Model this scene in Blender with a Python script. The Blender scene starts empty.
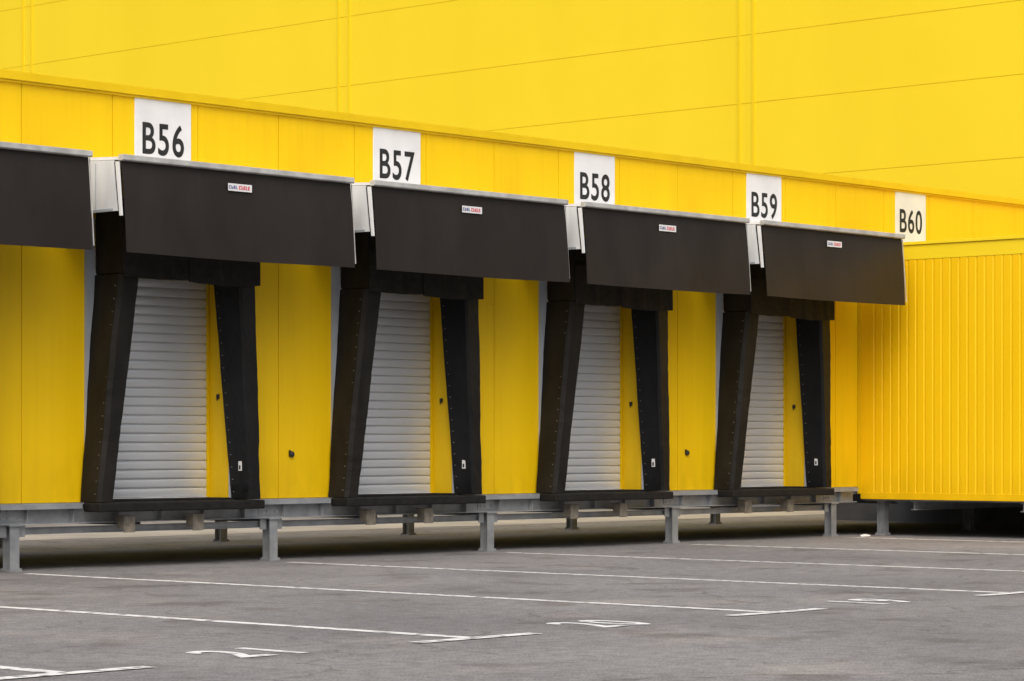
import bpy, math, random, bmesh
from mathutils import Vector
random.seed(4)
S=4.827; C0=25.6
scene=bpy.context.scene
col=scene.collection
# ------------------------------------------------------------ materials
def new_mat(name):
    m=bpy.data.materials.new(name); m.use_nodes=True
    nt=m.node_tree; b=nt.nodes['Principled BSDF']
    return m,nt,b
def noisy(name,c1,c2,scale=(1,1,1),nscale=3.0,rough=.5,metal=0.0,bump=0.0,bscale=60,detail=4,spec=None,lo=.35,hi=.65,streak=0,bottom=None):
    m,nt,b=new_mat(name)
    tc=nt.nodes.new('ShaderNodeNewGeometry')
    def nz(sc,s,d):
        mp=nt.nodes.new('ShaderNodeMapping'); mp.inputs['Scale'].default_value=sc
        nt.links.new(tc.outputs['Position'],mp.inputs['Vector'])
        n=nt.nodes.new('ShaderNodeTexNoise'); n.inputs['Scale'].default_value=s; n.inputs['Detail'].default_value=d
        nt.links.new(mp.outputs['Vector'],n.inputs['Vector']); return n.outputs['Fac']
    def rp(f,a,b_,x,y):
        r=nt.nodes.new('ShaderNodeValToRGB')
        r.color_ramp.elements[0].position=a; r.color_ramp.elements[1].position=b_
        r.color_ramp.elements[0].color=(*x,1); r.color_ramp.elements[1].color=(*y,1)
        nt.links.new(f,r.inputs['Fac']); return r.outputs['Color']
    def mul(a,c,fac=1):
        x=nt.nodes.new('ShaderNodeMix'); x.data_type='RGBA'; x.blend_type='MULTIPLY'; x.inputs[0].default_value=fac
        nt.links.new(a,x.inputs[6]); nt.links.new(c,x.inputs[7]); return x.outputs[2]
    c=rp(nz(scale,nscale,detail),lo,hi,c1,c2)
    if streak>0:
        c=mul(c,rp(nz((5,5,.18),2.2,5),.50,.72,(1,1,1),(1-streak,1-streak*.95,1-streak*.6)))
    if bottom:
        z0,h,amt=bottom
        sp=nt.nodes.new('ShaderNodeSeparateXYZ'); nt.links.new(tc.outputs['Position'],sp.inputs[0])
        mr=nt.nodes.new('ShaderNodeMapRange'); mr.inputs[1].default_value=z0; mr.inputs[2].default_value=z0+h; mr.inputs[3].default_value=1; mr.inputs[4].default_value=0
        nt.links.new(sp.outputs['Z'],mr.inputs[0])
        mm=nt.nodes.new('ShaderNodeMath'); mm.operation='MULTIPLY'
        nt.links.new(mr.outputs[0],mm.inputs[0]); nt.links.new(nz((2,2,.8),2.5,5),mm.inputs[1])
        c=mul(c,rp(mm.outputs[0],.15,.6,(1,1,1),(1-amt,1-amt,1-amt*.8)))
    nt.links.new(c,b.inputs['Base Color'])
    b.inputs['Roughness'].default_value=rough; b.inputs['Metallic'].default_value=metal
    if spec is not None: b.inputs['Specular IOR Level'].default_value=spec
    if bump>0:
        n2=nt.nodes.new('ShaderNodeTexNoise'); n2.inputs['Scale'].default_value=bscale; n2.inputs['Detail'].default_value=2
        nt.links.new(tc.outputs['Position'],n2.inputs['Vector'])
        bp=nt.nodes.new('ShaderNodeBump'); bp.inputs['Strength'].default_value=bump; bp.inputs['Distance'].default_value=.02
        nt.links.new(n2.outputs['Fac'],bp.inputs['Height']); nt.links.new(bp.outputs['Normal'],b.inputs['Normal'])
    return m
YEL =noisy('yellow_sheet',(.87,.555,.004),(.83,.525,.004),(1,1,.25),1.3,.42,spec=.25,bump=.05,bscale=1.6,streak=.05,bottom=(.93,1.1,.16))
YEL2=noisy('yellow_far_panel',(.87,.645,.017),(.84,.62,.014),(1,1,.3),.35,.45,spec=.33)
YELB=noisy('yellow_joint',(.78,.565,.012),(.74,.53,.010),(1,1,.3),.5,.6,spec=.2)
YELR=noisy('yellow_joint_rib',(.80,.58,.012),(.76,.55,.010),(1,1,.3),.5,.5,spec=.3)
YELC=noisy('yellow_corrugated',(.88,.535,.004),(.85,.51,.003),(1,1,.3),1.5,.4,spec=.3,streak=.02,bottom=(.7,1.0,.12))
YELT=noisy('yellow_trim',(.78,.52,.004),(.72,.48,.003),(1,1,1),2,.45,spec=.3)
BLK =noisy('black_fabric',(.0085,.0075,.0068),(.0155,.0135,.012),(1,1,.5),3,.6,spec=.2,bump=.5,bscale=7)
BLK2=noisy('black_fabric_deep',(.0045,.005,.006),(.0085,.009,.0105),(1,1,.5),3,.5,spec=.25,bump=.6,bscale=7)  # deeper, cooler black used on the right-hand side pads
RUB =noisy('black_rubber',(.007,.007,.007),(.014,.013,.0125),(1,1,1),9,.7,spec=.25,bump=.3,bscale=30)
FLAP=noisy('dark_brown_curtain',(.0165,.0122,.010),(.0225,.0168,.014),(1,1,.5),1.6,.48,spec=.32,bump=.45,bscale=1.8,streak=.12)
WHT =noisy('white_painted_metal',(.78,.79,.80),(.68,.69,.70),(1,1,.4),3,.4,spec=.4)
CHK =noisy('cheek_sheet',(.72,.74,.76),(.58,.60,.62),(1,1.6,.35),2.5,.38,spec=.4)
SIGN=noisy('sign_white',(.76,.76,.77),(.68,.68,.69),(1,1,1),2,.45,spec=.3)
INK =noisy('sign_black',(.012,.012,.012),(.02,.02,.02),(1,1,1),5,.5)
RED =noisy('tag_red',(.65,.03,.07),(.6,.03,.06),(1,1,1),5,.5)
BLU =noisy('tag_blue',(.04,.06,.24),(.03,.05,.20),(1,1,1),5,.5)
ALU =noisy('aluminium_edge',(.60,.60,.58),(.42,.42,.41),(1,1,1),4,.4,metal=.2)
DOOR=noisy('door_slat_grey',(.70,.72,.75),(.65,.67,.70),(.3,1,.5),1.2,.30,metal=.35,detail=2)
GALV=noisy('galvanised_steel',(.37,.385,.40),(.28,.295,.31),(1,1,1),5,.45,metal=.35,detail=4)
GRST=noisy('grey_flashing',(.38,.42,.47),(.30,.33,.37),(1,1,.5),3,.45)
BRK =noisy('weathered_bracket',(.26,.225,.18),(.15,.135,.11),(1,1,1),9,.8)
DARK=noisy('underside_grey',(.30,.30,.30),(.20,.20,.20),(1,1,1),2,.8)
CONC=noisy('yard_concrete',(.40,.37,.33),(.28,.26,.24),(1,1,1),.6,.85,detail=6)
PLIN=noisy('grey_plinth',(.16,.16,.16),(.11,.11,.11),(1,1,1),1.5,.8)
RIV =noisy('rivet_grey',(.20,.20,.20),(.13,.13,.13),(1,1,1),9,.5,metal=.4)

def asphalt():
    m,nt,b=new_mat('asphalt')
    g=nt.nodes.new('ShaderNodeNewGeometry')
    def noise(s,d=4,sc=(1,1,1)):
        mp=nt.nodes.new('ShaderNodeMapping'); mp.inputs['Scale'].default_value=sc
        nt.links.new(g.outputs['Position'],mp.inputs['Vector'])
        n=nt.nodes.new('ShaderNodeTexNoise'); n.inputs['Scale'].default_value=s; n.inputs['Detail'].default_value=d
        nt.links.new(mp.outputs['Vector'],n.inputs['Vector']); return n.outputs['Fac']
    def ramp(f,a,b_,c1,c2):
        r=nt.nodes.new('ShaderNodeValToRGB'); e=r.color_ramp.elements
        e[0].position=a;e[1].position=b_;e[0].color=(*c1,1);e[1].color=(*c2,1)
        nt.links.new(f,r.inputs['Fac']); return r.outputs['Color']
    def mix(mode,fac,a,b_):
        x=nt.nodes.new('ShaderNodeMix'); x.data_type='RGBA'; x.blend_type=mode
        x.inputs[0].default_value=fac
        nt.links.new(a,x.inputs[6]); nt.links.new(b_,x.inputs[7]); return x.outputs[2]
    base=ramp(noise(.22,3),.32,.68,(.172,.168,.176),(.235,.229,.234))
    fine=ramp(noise(42,3),.32,.68,(.60,.60,.60),(1.35,1.35,1.35))
    mid=ramp(noise(6,5),.35,.65,(.83,.825,.82),(1.11,1.11,1.10))
    stain=ramp(noise(1.0,7),.55,.67,(1,1,1),(.72,.69,.67))
    light=ramp(noise(.7,7,(.7,1,1)),.56,.70,(1,1,1),(1.25,1.20,1.14))
    c=mix('MULTIPLY',1,base,fine); c=mix('MULTIPLY',1,c,mid); c=mix('MULTIPLY',1,c,stain); c=mix('MULTIPLY',1,c,light)
    v=nt.nodes.new('ShaderNodeTexVoronoi'); v.feature='DISTANCE_TO_EDGE'; v.inputs['Scale'].default_value=.22
    nn=nt.nodes.new('ShaderNodeTexNoise'); nn.inputs['Scale'].default_value=.9; nn.inputs['Detail'].default_value=5
    nt.links.new(g.outputs['Position'],nn.inputs['Vector'])
    va=nt.nodes.new('ShaderNodeVectorMath'); va.operation='MULTIPLY_ADD'; va.inputs[1].default_value=(2.2,2.2,0)
    nt.links.new(nn.outputs['Color'],va.inputs[0]); nt.links.new(g.outputs['Position'],va.inputs[2])
    nt.links.new(va.outputs[0],v.inputs['Vector'])
    cr=ramp(v.outputs['Distance'],.0,.007,(.55,.52,.50),(1,1,1))
    c=mix('MULTIPLY',.8,c,cr)
    nt.links.new(c,b.inputs['Base Color'])
    b.inputs['Roughness'].default_value=.85; b.inputs['Specular IOR Level'].default_value=.25
    return m
ASPH=asphalt()
PAINT=noisy('worn_road_paint',(.24,.23,.23),(.70,.70,.70),(1,1,1),7,.75,detail=8,lo=.36,hi=.50)
PAINT2=noisy('worn_number_paint',(.28,.27,.27),(.72,.72,.72),(1,1,1),5,.75,detail=8,lo=.30,hi=.47)

# ------------------------------------------------------------ mesh builder
class MB:
    def __init__(s): s.v=[];s.f=[];s.m=[]
    def hexa(s,p,mi=0):
        o=len(s.v); s.v+= [tuple(q) for q in p]
        for f in ((0,3,2,1),(4,5,6,7),(0,1,5,4),(1,2,6,5),(2,3,7,6),(3,0,4,7)):
            s.f.append(tuple(o+i for i in f)); s.m.append(mi)
    def box(s,x0,x1,y0,y1,z0,z1,mi=0):
        s.hexa([(x0,y0,z0),(x1,y0,z0),(x1,y1,z0),(x0,y1,z0),(x0,y0,z1),(x1,y0,z1),(x1,y1,z1),(x0,y1,z1)],mi)
    def poly(s,pts,mi=0):
        o=len(s.v); s.v+=[tuple(q) for q in pts]; s.f.append(tuple(range(o,o+len(pts)))); s.m.append(mi)
    def prism_x(s,yz,x0,x1,mi=0):
        n=len(yz); o=len(s.v)
        s.v+=[(x0,a,b) for a,b in yz]+[(x1,a,b) for a,b in yz]
        s.f.append(tuple(o+i for i in range(n))); s.m.append(mi)
        s.f.append(tuple(o+n+i for i in reversed(range(n)))); s.m.append(mi)
        for i in range(n):
            j=(i+1)%n; s.f.append((o+i,o+n+i,o+n+j,o+j)); s.m.append(mi)
    def loft(s,rings,mi=0,caps=True):
        n=len(rings[0]); o=len(s.v)
        for r in rings: s.v+=[tuple(q) for q in r]
        for k in range(len(rings)-1):
            for i in range(n):
                j=(i+1)%n
                s.f.append((o+k*n+i,o+k*n+j,o+(k+1)*n+j,o+(k+1)*n+i)); s.m.append(mi)
        if caps:
            s.f.append(tuple(o+i for i in reversed(range(n)))); s.m.append(mi)
            s.f.append(tuple(o+(len(rings)-1)*n+i for i in range(n))); s.m.append(mi)
    def build(s,name,mats,parent=None,loc=None,bevel=0,smooth=False,weld=False):
        me=bpy.data.meshes.new(name); me.from_pydata(s.v,[],s.f)
        for m in mats: me.materials.append(m)
        for p,mi in zip(me.polygons,s.m): p.material_index=mi; p.use_smooth=smooth
        me.update()
        bm=bmesh.new(); bm.from_mesh(me)
        if weld: bmesh.ops.remove_doubles(bm,verts=bm.verts,dist=1e-4)
        bmesh.ops.recalc_face_normals(bm,faces=bm.faces); bm.to_mesh(me); bm.free()
        o=bpy.data.objects.new(name,me); col.objects.link(o)
        if parent is not None: o.parent=parent
        if loc is not None: o.location=loc
        if bevel>0:
            b=o.modifiers.new('bevel','BEVEL'); b.width=bevel; b.segments=2; b.limit_method='ANGLE'
        return o
def empty(name,loc=(0,0,0),label=None,cat=None,group=None,parent=None):
    o=bpy.data.objects.new(name,None); o.location=loc; o.empty_display_size=.3; col.objects.link(o)
    if parent is not None: o.parent=parent
    if label: o['label']=label
    if cat: o['category']=cat
    if group: o['group']=group
    return o
def copy_tree(o,parent=None):
    n=o.copy(); col.objects.link(n); n.parent=parent
    for c in list(o.children): copy_tree(c,n)
    return n
def font_mesh(text,W,H,spacing=1.0,fat=0.0):
    """flat lettering fitted to W x H; fat = extra stroke width made by stacked shifted layers"""
    cu=bpy.data.curves.new('lettering','FONT'); cu.body=text; cu.size=1; cu.offset=.010; cu.space_character=spacing
    cu.fill_mode='FRONT'; cu.resolution_u=6
    ob=bpy.data.objects.new('lettering_source',cu); col.objects.link(ob)
    dg=bpy.context.evaluated_depsgraph_get(); dg.update()
    me=bpy.data.meshes.new_from_object(ob.evaluated_get(dg))
    bpy.data.objects.remove(ob)
    xs=[v.co.x for v in me.vertices]; ys=[v.co.y for v in me.vertices]
    x0,x1,y0,y1=min(xs),max(xs),min(ys),max(ys)
    vs=[((v.co.x-(x0+x1)/2)*W/(x1-x0),(v.co.y-(y0+y1)/2)*H/(y1-y0)) for v in me.vertices]
    fs=[tuple(p.vertices) for p in me.polygons]
    sh=[(0,0,0)] if fat==0 else [(-fat,0,0),(fat,0,.0007),(0,fat,.0014),(0,-fat,.0021),(0,0,.0028)]
    V=[];F=[]
    for dx,dy,dz in sh:
        o=len(V); V+=[(x+dx,y+dy,dz) for x,y in vs]; F+=[tuple(o+i for i in f) for f in fs]
    m2=bpy.data.meshes.new('lettering'); m2.from_pydata(V,[],F); m2.update()
    return m2

# ------------------------------------------------------------ GROUND
mb=MB(); mb.poly([(-300,-300,0),(500,-300,0),(500,500,0),(-300,500,0)])
g=mb.build('ground',[ASPH]); g['kind']='structure'
mb=MB(); mb.poly([(-40,9.5,.004),(58,9.5,.004),(58,12.5,.004),(-40,12.5,.004)]); mb.poly([(-40,17,.004),(58,17,.004),(58,30,.004),(-40,30,.004)])
g=mb.build('pavement',[CONC]); g['kind']='structure'
LX=22.6
yend={-3:-14.1,-2:-13.70,-1:-13.45,0:-13.22,1:-13.12,2:-13.1,3:-13.1}
for k in range(-3,5):
    x=LX+S*k
    if x>42.5: continue
    mb=MB(); w=.085; ye=yend.get(k,-13.1)
    mb.poly([(x-w,ye,.004),(x+w,ye,.004),(x+w,-.7,.004),(x-w,-.7,.004)])
    mb.poly([(x-.80,ye-.13,.008),(x+.80,ye-.13,.008),(x+.80,ye+.05,.008),(x-.80,ye+.05,.008)])
    o=mb.build('road_marking',[PAINT]); o['kind']='structure'
for i,(t,W,H,dx) in enumerate([('21',.72,.80,-.14),('20',.78,.84,-.17),('19',.72,.82,-.12)]):
    cx=LX+S*(-1.5+i)+dx; cy=-13.20+.16*i
    me=font_mesh(t,W,H,1.16,.016); me.materials.append(PAINT2)
    o=bpy.data.objects.new('road_marking',me); col.objects.link(o); o.location=(cx,cy,.004); o['kind']='structure'

# ------------------------------------------------------------ DOCK BUILDING
DX0,DX1=8.0,59.9; ZB,ZT=.935,6.76; DEP=6.7; BD=4.6  # rear wall and slab cut short so skylight reaches the ground underneath
cs=[C0+S*i for i in range(-1,4)]
OPW=1.30; OPZ=4.6
B=empty('dock_building',(30,3,0),'long yellow metal panel loading dock building raised on posts','building')
def B_(mb,name,mats,**k):
    o=mb.build(name,mats,**k); o.parent=B; o.location=Vector((-30,-3,0)); return o
seams=[]
x=C0-.93-S/3*11
while x<DX1-.3:
    if x>DX0+.3: seams.append(x)
    x+=S/3
br=[DX0]+seams+[DX1]
opens=[(c-OPW,c+OPW) for c in cs]
mb=MB(); gp=.006
allb=sorted(set([(b,1) for b in br]+[(o,0) for p in opens for o in p]))
for (a,sa),(b,sb) in zip(allb[:-1],allb[1:]):
    mid=(a+b)/2; z0=ZB
    for o in opens:
        if o[0]<mid<o[1]: z0=OPZ
    mb.box(a+(gp if sa else 0),b-(gp if sb else 0),0,.035,z0,ZT)
    mb.box(a,b,.0355,.10,z0,ZT)
B_(mb,'wall',[YEL])
mb=MB()
mb.box(DX0,DX1,BD-.1,BD,ZB,ZT); mb.box(DX0,DX0+.1,.102,BD-.102,ZB,ZT)
B_(mb,'rear_wall',[YEL])
mb=MB()
mb.box(DX0-.06,DX1,-.075,.13,ZT+.002,ZT+.125)
mb.box(DX0-.06,DX1,-.045,-.004,ZT-.03,ZT+.001)
B_(mb,'roof_trim',[YELT],bevel=.006)
mb=MB(); mb.box(DX0,DX1,.131,BD+.05,ZT+.002,ZT+.09); B_(mb,'roof',[GRST])
mb=MB(); mb.box(DX0,DX1,.102,BD,.79,ZB-.003); B_(mb,'floor_slab',[DARK])
mb=MB(); mb.box(DX0+.2,DX1,1.6,1.7,ZB,ZT-.05); B_(mb,'partition_wall',[DARK])
def ibeam_x(mb,x0,x1,yc,z0,z1,w=.2):
    mb.box(x0,x1,yc-w/2,yc+w/2,z1-.016,z1); mb.box(x0,x1,yc-w/2,yc+w/2,z0,z0+.016); mb.box(x0,x1,yc-.008,yc+.008,z0+.0165,z1-.0165)
PX=22.87
mb=MB(); ibeam_x(mb,DX0,42.9,-.02,.64,.93,.2)
xx=DX0+.6
while xx<42.8:
    mb.box(xx-.006,xx+.006,-.115,-.03,.657,.913); xx+=S/6
for i in range(-3,5):
    px=PX+S*i
    if px<DX0+.3 or px>42.7: continue
    mb.box(px-.24,px+.24,-.040,-.0285,.69,.88)
    for a in(-.18,-.08,.08,.18):
        for z in(.735,.835): mb.box(px+a-.014,px+a+.014,-.056,-.0405,z-.014,z+.014)
B_(mb,'edge_beam',[GALV])
for i in range(-3,4):
    a=PX+S*i+.10; b=a+S-.20
    if a<DX0: continue
    mb=MB()
    mb.box(a,b,.02,.028,.50,.60); mb.box(a,b,-.03,.0195,.592,.60); mb.box(a,b,-.03,.0195,.50,.508)
    mb.box(a,a+.12,-.045,-.0305,.47,.63); mb.box(b-.12,b,-.045,-.0305,.47,.63)
    B_(mb,'lower_channel',[GALV])
for c in cs:
    a=c+1.62; b=c+S-1.62
    if b>42.9: b=42.85
    mb=MB(); mb.box(a,b,-.19,-.123,.905,.918); mb.box(a,b,-.19,-.178,.85,.9045)
    B_(mb,'angle_rail',[GALV])
mb=MB(); ibeam_x(mb,DX0,59,DEP-.2,.56,.785,.18); B_(mb,'rear_beam',[GALV])
mb=MB(); ibeam_x(mb,DX0,59,3.2,.56,.785,.14); B_(mb,'middle_beam',[GALV])
for i in range(-3,8):
    px=PX+S*i
    if px<DX0 or px>59: continue
    for dx in (0,S/2):
        mb=MB(); z0,z1=.58,.785; p2=px+dx
        if p2>59: continue
        for ya,yb in((.12,3.12),(3.28,DEP-.30)):
            mb.box(p2-.08,p2+.08,ya,yb,z1-.016,z1); mb.box(p2-.08,p2+.08,ya,yb,z0,z0+.016); mb.box(p2-.006,p2+.006,ya,yb,z0+.0165,z1-.0165)
        B_(mb,'cross_beam',[GALV])
for ci,c in enumerate(cs):
    D=empty('roller_door',(c-30,-3,0),parent=B)
    mb=MB(); z=.975; p=.134; prof=[]
    while z<4.5:
        prof+=[(.500,z),(.474,z+.004),(.466,z+.020),(.463,z+.050),(.463,z+.085),(.467,z+.110),(.477,z+.124),(.500,z+.129)]
        z+=p
    for (a,b),(a2,b2) in zip(prof[:-1],prof[1:]):
        mb.poly([(-1.249,a,b),(1.249,a,b),(1.249,a2,b2),(-1.249,a2,b2)])
    mb.build('door_curtain',[DOOR],parent=D,weld=True)
    mb=MB(); mb.box(-1.249,1.249,.44,.5,ZB+.002,.972); mb.build('bottom_rail',[WHT],parent=D,bevel=.004)
    for a,b in((-1.298,-1.25),(1.25,1.298)):
        mb=MB(); mb.box(a,b,.44,.52,ZB+.002,4.58); mb.build('guide_rail',[YELT],parent=D)
    mb=MB(); mb.box(1.301,1.34,.102,.56,ZB+.002,OPZ); mb.box(-1.34,-1.301,.102,.56,ZB+.002,OPZ)
    mb.box(-1.34,1.34,.102,.56,OPZ+.002,OPZ+.05)
    mb.build('door_reveal',[YEL],parent=D)
    mb=MB(); mb.box(1.280,1.299,.22,.28,2.43,2.50); mb.box(1.270,1.2798,.24,.26,2.40,2.46)
    mb.build('door_handle',[INK],parent=D,bevel=.004)
for ci in (1,3):
    mb=MB(); X=cs[ci]+2.55
    ring=[]
    for k,(r,y) in enumerate([(.045,-.002),(.045,-.03),(.03,-.045),(.018,-.05)]):
        ring.append([(X+r*math.cos(a*math.pi/6),y,1.60+r*math.sin(a*math.pi/6)) for a in range(12)])
    mb.loft(ring); mb.box(X-.055,X-.035,-.04,-.003,1.57,1.66)
    B_(mb,'wall_socket',[INK])
for c in cs:
    for dx in (-.88,.41):
        mb=MB(); X=c+dx
        mb.box(X-.10,X+.10,-.32,-.30,.50,.74); mb.box(X-.10,X+.10,-.2999,-.123,.72,.74); mb.box(X-.10,X-.085,-.2999,-.16,.55,.718); mb.box(X+.085,X+.10,-.2999,-.16,.55,.718)
        B_(mb,'hanging_bracket',[BRK])

# ------------------------------------------------------------ posts
P=empty('support_post',(PX,-.02,0),'galvanised steel H-section post carrying the raised dock','post','posts under the dock')
mb=MB()
mb.box(-.08,.08,-.08,-.068,.02,.622); mb.box(-.08,.08,.068,.08,.02,.622); mb.box(-.006,.006,-.0678,.0678,.02,.622); mb.build('post_shaft',[GALV],parent=P)
mb=MB(); mb.box(-.11,.11,-.11,.11,0,.0195)
for a in(-.09,.09):
    for b in(-.09,.09): mb.box(a-.012,a+.012,b-.012,b+.012,.0196,.045)
mb.build('base_plate',[GALV],parent=P)
mb=MB(); mb.box(-.11,.11,-.11,.11,.6225,.639); mb.build('head_plate',[GALV],parent=P)
def post(x,y,sz=1):
    n=copy_tree(P); n.location=(x,y,0); n.scale=(1,1,sz); return n
for i in range(-3,8):
    x=PX+S*i
    if x<DX0 or x>59: continue
    if i!=0: post(x,-.02)
    post(x,DEP-.2,.558/.64)
post(43.45,-.35,1.04); post(43.45,-5.6,1.04); post(46.2,-2.6,1.04)

# ------------------------------------------------------------ SHELTER
def make_shelter(c,first=False):
    Sh=empty('dock_shelter',(c,0,0),'black fabric dock shelter with dark canopy curtain round a door','dock shelter','dock shelters along the yellow wall')
    for s in(-1,1):
        mb=MB()
        a,b=sorted((s*1.28,s*1.44)); mb.box(a,b,-.04,-.001,.94,4.95)
        mb.build('mounting_frame',[GRST],parent=Sh)
    for s in(-1,1):
        mb=MB(); rings=[]; N=30; ph=random.uniform(0,6)
        for k in range(N+1):
            t=k/N; z=.94+t*(4.14-.94)
            e=0 if k in(0,N) else 1
            sw=.007*math.sin(t*9+ph)+.003*math.sin(t*23+ph*2)
            o=1.54-(1.54-1.28)*t+e*(random.uniform(-.003,.003)+sw)
            i=1.29-(1.29-.94)*t+e*(random.uniform(-.003,.003)-sw*.6)
            q=.46+.16*t+e*random.uniform(-.004,.004)
            bul=.035*math.sin(math.pi*t)
            rings.append([(s*o,-.042,z),(s*(o+bul*.4),-q+.06,z),(s*(o-.04),-q,z),(s*(i+.03),-q-.015,z),(s*i,-q+.03,z),(s*(i+.005),-.042,z)])
        mb.loft(rings)
        for k in range(17):
            t=(k+.6)/17.5; z=.94+t*3.2
            o=1.54-.26*t; i=1.29-.35*t; q=.46+.16*t
            xx= (-o-.014) if s<0 else (i-.012)
            yy=-q+.10 if s<0 else -.12
            mb.box(xx-.002,xx+.016,yy-.007,yy+.007,z-.007,z+.007,1)
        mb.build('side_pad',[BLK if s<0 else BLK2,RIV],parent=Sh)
    mb=MB()
    mb.box(1.230,1.238,-.34,-.27,1.36,1.50,0); mb.box(1.224,1.2298,-.32,-.29,1.38,1.44,1)
    mb.build('warning_tag',[SIGN,INK],parent=Sh)
    mb=MB(); mb.box(-1.28,1.28,-.66,-.042,4.145,5.2)
    mb.build('header_box',[BLK],parent=Sh,bevel=.03)
    def curtain(x0,x1,z0,z1,y,mi=0,n=12,sag=.02):
        mb=MB(); rings=[]
        for k in range(n+1):
            t=k/n; x=x0+(x1-x0)*t
            dz=-sag*math.sin(math.pi*t)+random.uniform(-.005,.005); dy=random.uniform(-.010,.010)
            rings.append([(x,y+dy,z0+dz),(x,y+dy+.02,z0+dz),(x,y+.02,z1),(x,y,z1)])
        mb.loft(rings,mi)
        mb.build('header_curtain',[RUB],parent=Sh)
    curtain(-1.29,-.02,4.10,4.75,-.70)
    curtain(-.10,1.27,4.075,4.72,-.705,sag=.03)
    mb=MB(); mb.box(-1.56,1.56,-.50,-.125,.80,.93); mb.build('sill_bumper',[RUB],parent=Sh,bevel=.02)
    mb=MB(); mb.box(-1.25,1.25,-.124,.43,.9305,.962); mb.build('dock_lip',[RUB],parent=Sh)
    Cn=empty('canopy',(0,0,0),parent=Sh)
    xl,xr=-1.96,(2.32 if first else 2.42)
    mb=MB(); mb.prism_x([(-.002,5.74),(-1.40,5.665),(-1.40,5.625),(-.002,5.70)],xl,xr); mb.build('canopy_roof',[WHT],parent=Cn)
    mb=MB(); mb.prism_x([(-1.402,5.695),(-1.50,5.695),(-1.50,5.625),(-1.48,5.61),(-1.402,5.61)],xl-.02,xr+.01); mb.build('roof_edge',[ALU],parent=Cn,bevel=.006)
    for a,b in((xl-.02,xl),(xr-.02,xr)):
        mb=MB()
        if a<0:
            mb.prism_x([(-.003,5.698),(-1.30,5.622),(-1.385,4.93),(-.003,4.93)],a,b)
            mb.box(a-.014,a-.0005,-1.30,-.01,4.93,4.965,1)
            mb.box(a-.008,a-.0005,-.93,-.922,4.98,5.60,1)
            mb.prism_x([(-1.345,5.60),(-1.41,5.60),(-1.48,4.86),(-1.435,4.86)],a-.008,b-.002,3)
            mb.prism_x([(-1.30,5.60),(-1.344,5.60),(-1.434,4.88),(-1.386,4.95)],a+.010,b-.004,2)
        else:
            mb.prism_x([(-.003,5.698),(-1.27,5.63),(-1.27,5.3),(-.003,4.93)],a,b)
        mb.build('side_panel',[CHK,GRST,RUB,WHT],parent=Cn)
    mb=MB(); nx,nz=24,8
    def fp(i,j,off):
        u=i/nx; v=j/nz
        x=xl+.02+(xr-xl-.03)*u; z=5.608-(5.608-4.362)*v
        y=-1.425-.10*v -.022*math.sin(u*9.0+c)*v - .012*math.sin(math.pi*v)
        zz=z-.014*math.sin(u*math.pi)*v
        return (x,y+off,zz)
    for off in(0,.012):
        for i in range(nx):
            for j in range(nz):
                mb.poly([fp(i,j,off),fp(i,j+1,off),fp(i+1,j+1,off),fp(i+1,j,off)])
    for i in range(nx): mb.poly([fp(i,nz,0),fp(i,nz,.012),fp(i+1,nz,.012),fp(i+1,nz,0)])
    for j in range(nz):
        mb.poly([fp(0,j,0),fp(0,j+1,0),fp(0,j+1,.012),fp(0,j,.012)]); mb.poly([fp(nx,j,0),fp(nx,j+1,0),fp(nx,j+1,.012),fp(nx,j,.012)])
    mb.build('front_flap',[FLAP],parent=Cn,weld=True)
    mb=MB(); mb.hexa([(xr+.001,-1.53,4.42),(xr+.010,-1.53,4.42),(xr+.010,-1.515,4.42),(xr+.001,-1.515,4.42),(xr+.001,-1.44,5.60),(xr+.010,-1.44,5.60),(xr+.010,-1.425,5.60),(xr+.001,-1.425,5.60)])
    mb.build('flap_stiffener',[ALU],parent=Cn)
    mb=MB(); yt=-1.478
    mb.box(-.05,.40,yt,yt+.004,5.335,5.440,0)
    def strokes(gx,ws,mi,w0,w1,z0,z1):
        h=.009
        for k,w in enumerate(ws):
            mb.box(gx,gx+w0,yt-.003,yt-.0005,z0,z1,mi)
            mb.box(gx+w0+.0005,gx+w,yt-.003,yt-.0005,z0,z0+h,mi)
            if k%2==0: mb.box(gx+w0+.0005,gx+w,yt-.003,yt-.0005,z1-h,z1,mi)
            if k%3: mb.box(gx+w0+.0005,gx+w,yt-.003,yt-.0005,(z0+z1)/2-h/2,(z0+z1)/2+h/2,mi)
            gx+=w+w1
    strokes(-.035,(.036,.030,.036,.030),2,.009,.010,5.366,5.410)
    strokes(.155,(.036,.032,.036,.032,.036),1,.014,.008,5.362,5.414)
    mb.build('maker_tag',[SIGN,RED,BLU],parent=Cn)
    return Sh
for i,c in enumerate(cs): make_shelter(c,i==0)

# ------------------------------------------------------------ SIGNS
for i,t in enumerate(['B56','B57','B58','B59','B60']):
    c=C0+S*i
    R=empty('number_sign',(c,0,6.22),'square white sign reading %s on yellow wall'%t,'sign','dock number signs')
    mb=MB(); mb.box(-.53,.53,-.02,-.002,-.53,.51); mb.build('sign_board',[SIGN],parent=R,bevel=.004)
    me=font_mesh(t,.78,.465,1.12,.0035); me.materials.append(INK)
    o=bpy.data.objects.new('sign_lettering',me); col.objects.link(o); o.parent=R
    o.location=(0,-.0215,-.055); o.rotation_euler=(math.radians(90),0,0)

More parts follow.
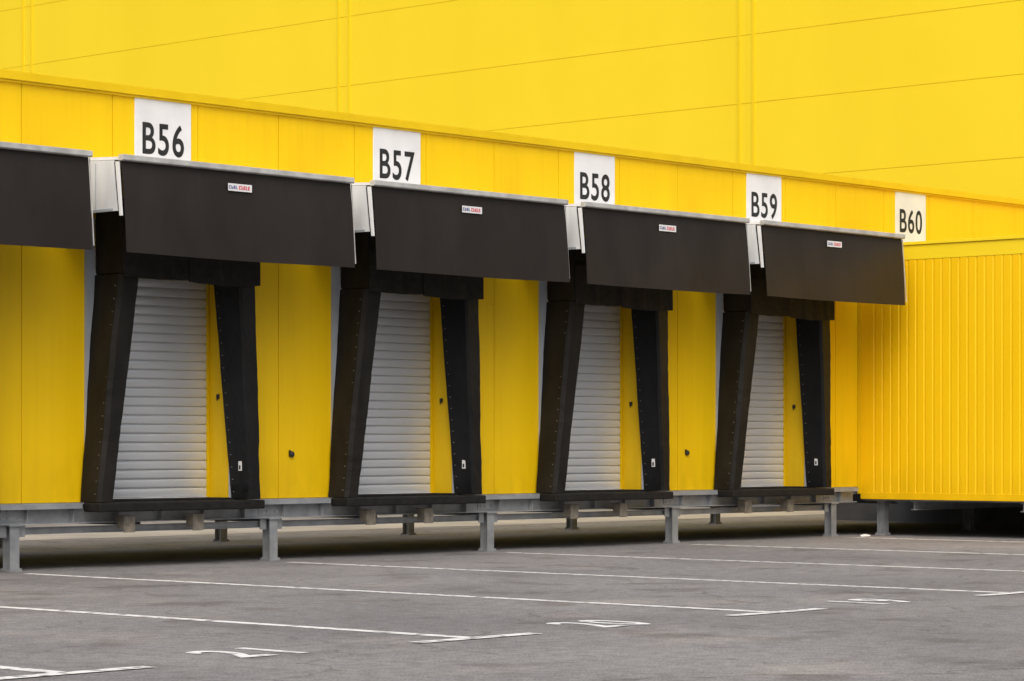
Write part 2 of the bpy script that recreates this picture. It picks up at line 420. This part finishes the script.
# ------------------------------------------------------------ CORRUGATED ANNEX BLOCK
K=empty('corrugated_annex',(43.1,-3,0),'bright yellow corrugated steel annex raised on posts','building')
def K_(mb,name,mats,**k):
    o=mb.build(name,mats,**k); o.parent=K; o.location=Vector((-43.1,3,0)); return o
KX0,KX1,KY0,KY1,KZ0,KZ1=43.1,55.0,-6.2,-.08,.70,5.56
def corr(mb,f,L,z0,z1,pitch=.19,d=.009):
    prof=[(0,0),(.16,0)]; s=.16
    while s<L-.02-pitch:
        prof+=[(s,0),(s+pitch*.68,0),(s+pitch*.76,d),(s+pitch*.90,d),(s+pitch*.98,0)]; s+=pitch
    prof.append((L,0))
    for (a,b),(a2,b2) in zip(prof[:-1],prof[1:]):
        if a2-a>1e-6 or abs(b2-b)>1e-6: mb.poly([f(a,b,z0),f(a2,b2,z0),f(a2,b2,z1),f(a,b,z1)])
mb=MB(); corr(mb,lambda s,d,z:(KX0+d,KY1-s,z),KY1-KY0,KZ0+.13,KZ1-.3)
K_(mb,'side_wall',[YELC])
mb=MB(); corr(mb,lambda s,d,z:(KX0+s,KY0+d,z),KX1-KX0,KZ0+.13,KZ1-.3)
K_(mb,'front_wall',[YELC])
mb=MB()
mb.box(KX0-.006,KX0+.06,KY0-.006,KY1,KZ1-.298,KZ1-.02); mb.box(KX0+.062,KX1,KY0-.006,KY0+.06,KZ1-.298,KZ1-.02)
mb.box(KX0-.035,KX1,KY0-.035,KY1,KZ1-.018,KZ1+.04)
K_(mb,'roof_trim',[YEL2],bevel=.004)
mb=MB()
mb.box(KX0-.012,KX0+.06,KY0-.012,KY1,KZ0,KZ0+.129); mb.box(KX0+.062,KX1,KY0-.012,KY0+.06,KZ0,KZ0+.129)
K_(mb,'base_trim',[YELC],bevel=.004)
mb=MB(); mb.box(KX0+.1,KX1,KY0+.1,KY1,KZ0-.03,KZ0+.05); K_(mb,'floor_slab',[DARK])
mb=MB(); mb.box(KX0-.012,KX0+.04,KY1+.002,-.006,KZ0+.1,KZ1-.05); K_(mb,'corner_trim',[YELT])
mb=MB(); mb.box(51.5,51.7,-6,6.5,.0,.55); K_(mb,'foundation_wall',[PLIN])
for yb in (-1.2,-3.6):
    mb=MB(); ibeam_x(mb,KX0+.15,KX1,yb,.50,.668,.14); K_(mb,'floor_beam',[GALV])

# ------------------------------------------------------------ BIG WAREHOUSE
Wh=empty('warehouse',(100,60,0),'tall yellow warehouse clad in large smooth panels','building')
def W_(mb,name,mats,**k):
    o=mb.build(name,mats,**k); o.parent=Wh; o.location=Vector((-100,-60,0)); return o
WX=60.0; H0=1.74
zs=[1.5,3.2,5.3]+[H0+v for v in(7.37,9.5,11.4,13.6,15.7,17.8)]+[22]
ys=[15.5-16.1,15.5,31.5,47.7,63.8,79.9,96,112]
mb=MB(); g2=.010
for a,b in zip(ys[:-1],ys[1:]):
    for z0,z1 in zip(zs[:-1],zs[1:]):
        mb.box(WX,WX+.009,a+.002,b-.002,z0+g2,z1-g2)
mb.box(WX+.0095,WX+.2,ys[0],ys[-1],0,22,1)
W_(mb,'side_wall',[YEL2,YELB])
mb=MB(); mb.box(WX-.05,WX+.008,ys[0],ys[-1],0,1.49); W_(mb,'plinth',[PLIN])
for y in ys[1:-1]:
    for s in(-1,1):
        mb=MB(); yy=y+s*.25
        mb.box(WX-.040,WX-.002,yy-.035,yy+.035,1.5,21.95)
        W_(mb,'joint_cover',[YELR])
mb=MB(); mb.box(WX+.21,WX+80,ys[0],ys[0]+.2,0,22); mb.box(WX+.21,WX+80,ys[-1]-.2,ys[-1],0,22); mb.box(WX+79.8,WX+80,ys[0]+.21,ys[-1]-.21,0,22)
W_(mb,'end_wall',[YEL2])
mb=MB(); mb.box(WX-.08,WX+80,ys[0]-.1,ys[-1]+.1,22.01,22.3); W_(mb,'roof',[YELT])

# litter
mb=MB(); rings=[]
for k,(r,z) in enumerate([(.07,.003),(.09,.015),(.07,.035),(.03,.05)]):
    rings.append([(r*1.6*math.cos(a*math.pi/5)*random.uniform(.7,1.2),r*math.sin(a*math.pi/5)*random.uniform(.7,1.2),z+random.uniform(0,.012)) for a in range(10)])
mb.loft(rings); o=mb.build('crumpled_bag',[WHT]); o.location=(42.2,-.8,0)
o['label']='crumpled white plastic bag lying on the asphalt'; o['category']='litter'

# ------------------------------------------------------------ light / world / camera
sv=Vector((-.72,-.62,1.12)).normalized()
w=bpy.data.worlds.new('World'); scene.world=w; w.use_nodes=True
nt=w.node_tree; bg=nt.nodes['Background']; sk=nt.nodes.new('ShaderNodeTexSky'); sk.sky_type='NISHITA'
sk.sun_disc=False; sk.sun_elevation=math.asin(sv.z); sk.sun_rotation=math.atan2(sv.x,sv.y)
sk.dust_density=8; sk.air_density=1.3; sk.ozone_density=.6
hs=nt.nodes.new('ShaderNodeHueSaturation'); hs.inputs['Saturation'].default_value=.55
nt.links.new(sk.outputs[0],hs.inputs['Color']); nt.links.new(hs.outputs[0],bg.inputs[0]); bg.inputs[1].default_value=.15
L=bpy.data.lights.new('sun','SUN'); L.energy=1.2; L.angle=math.radians(65); L.color=(1,.98,.96)
lo=bpy.data.objects.new('sun',L); col.objects.link(lo); lo.rotation_euler=sv.to_track_quat('Z','Y').to_euler()
cd=bpy.data.cameras.new('camera'); co=bpy.data.objects.new('camera',cd); col.objects.link(co)
co.location=(0,-30,1.74); co.rotation_euler=(math.radians(90),0,-math.radians(90-42.14))
cd.sensor_width=36; cd.lens=2697/1024*36; cd.shift_y=104.5/1024; cd.clip_end=3000
scene.camera=co
scene.view_settings.view_transform='Standard'; scene.view_settings.look='None'; scene.view_settings.exposure=0
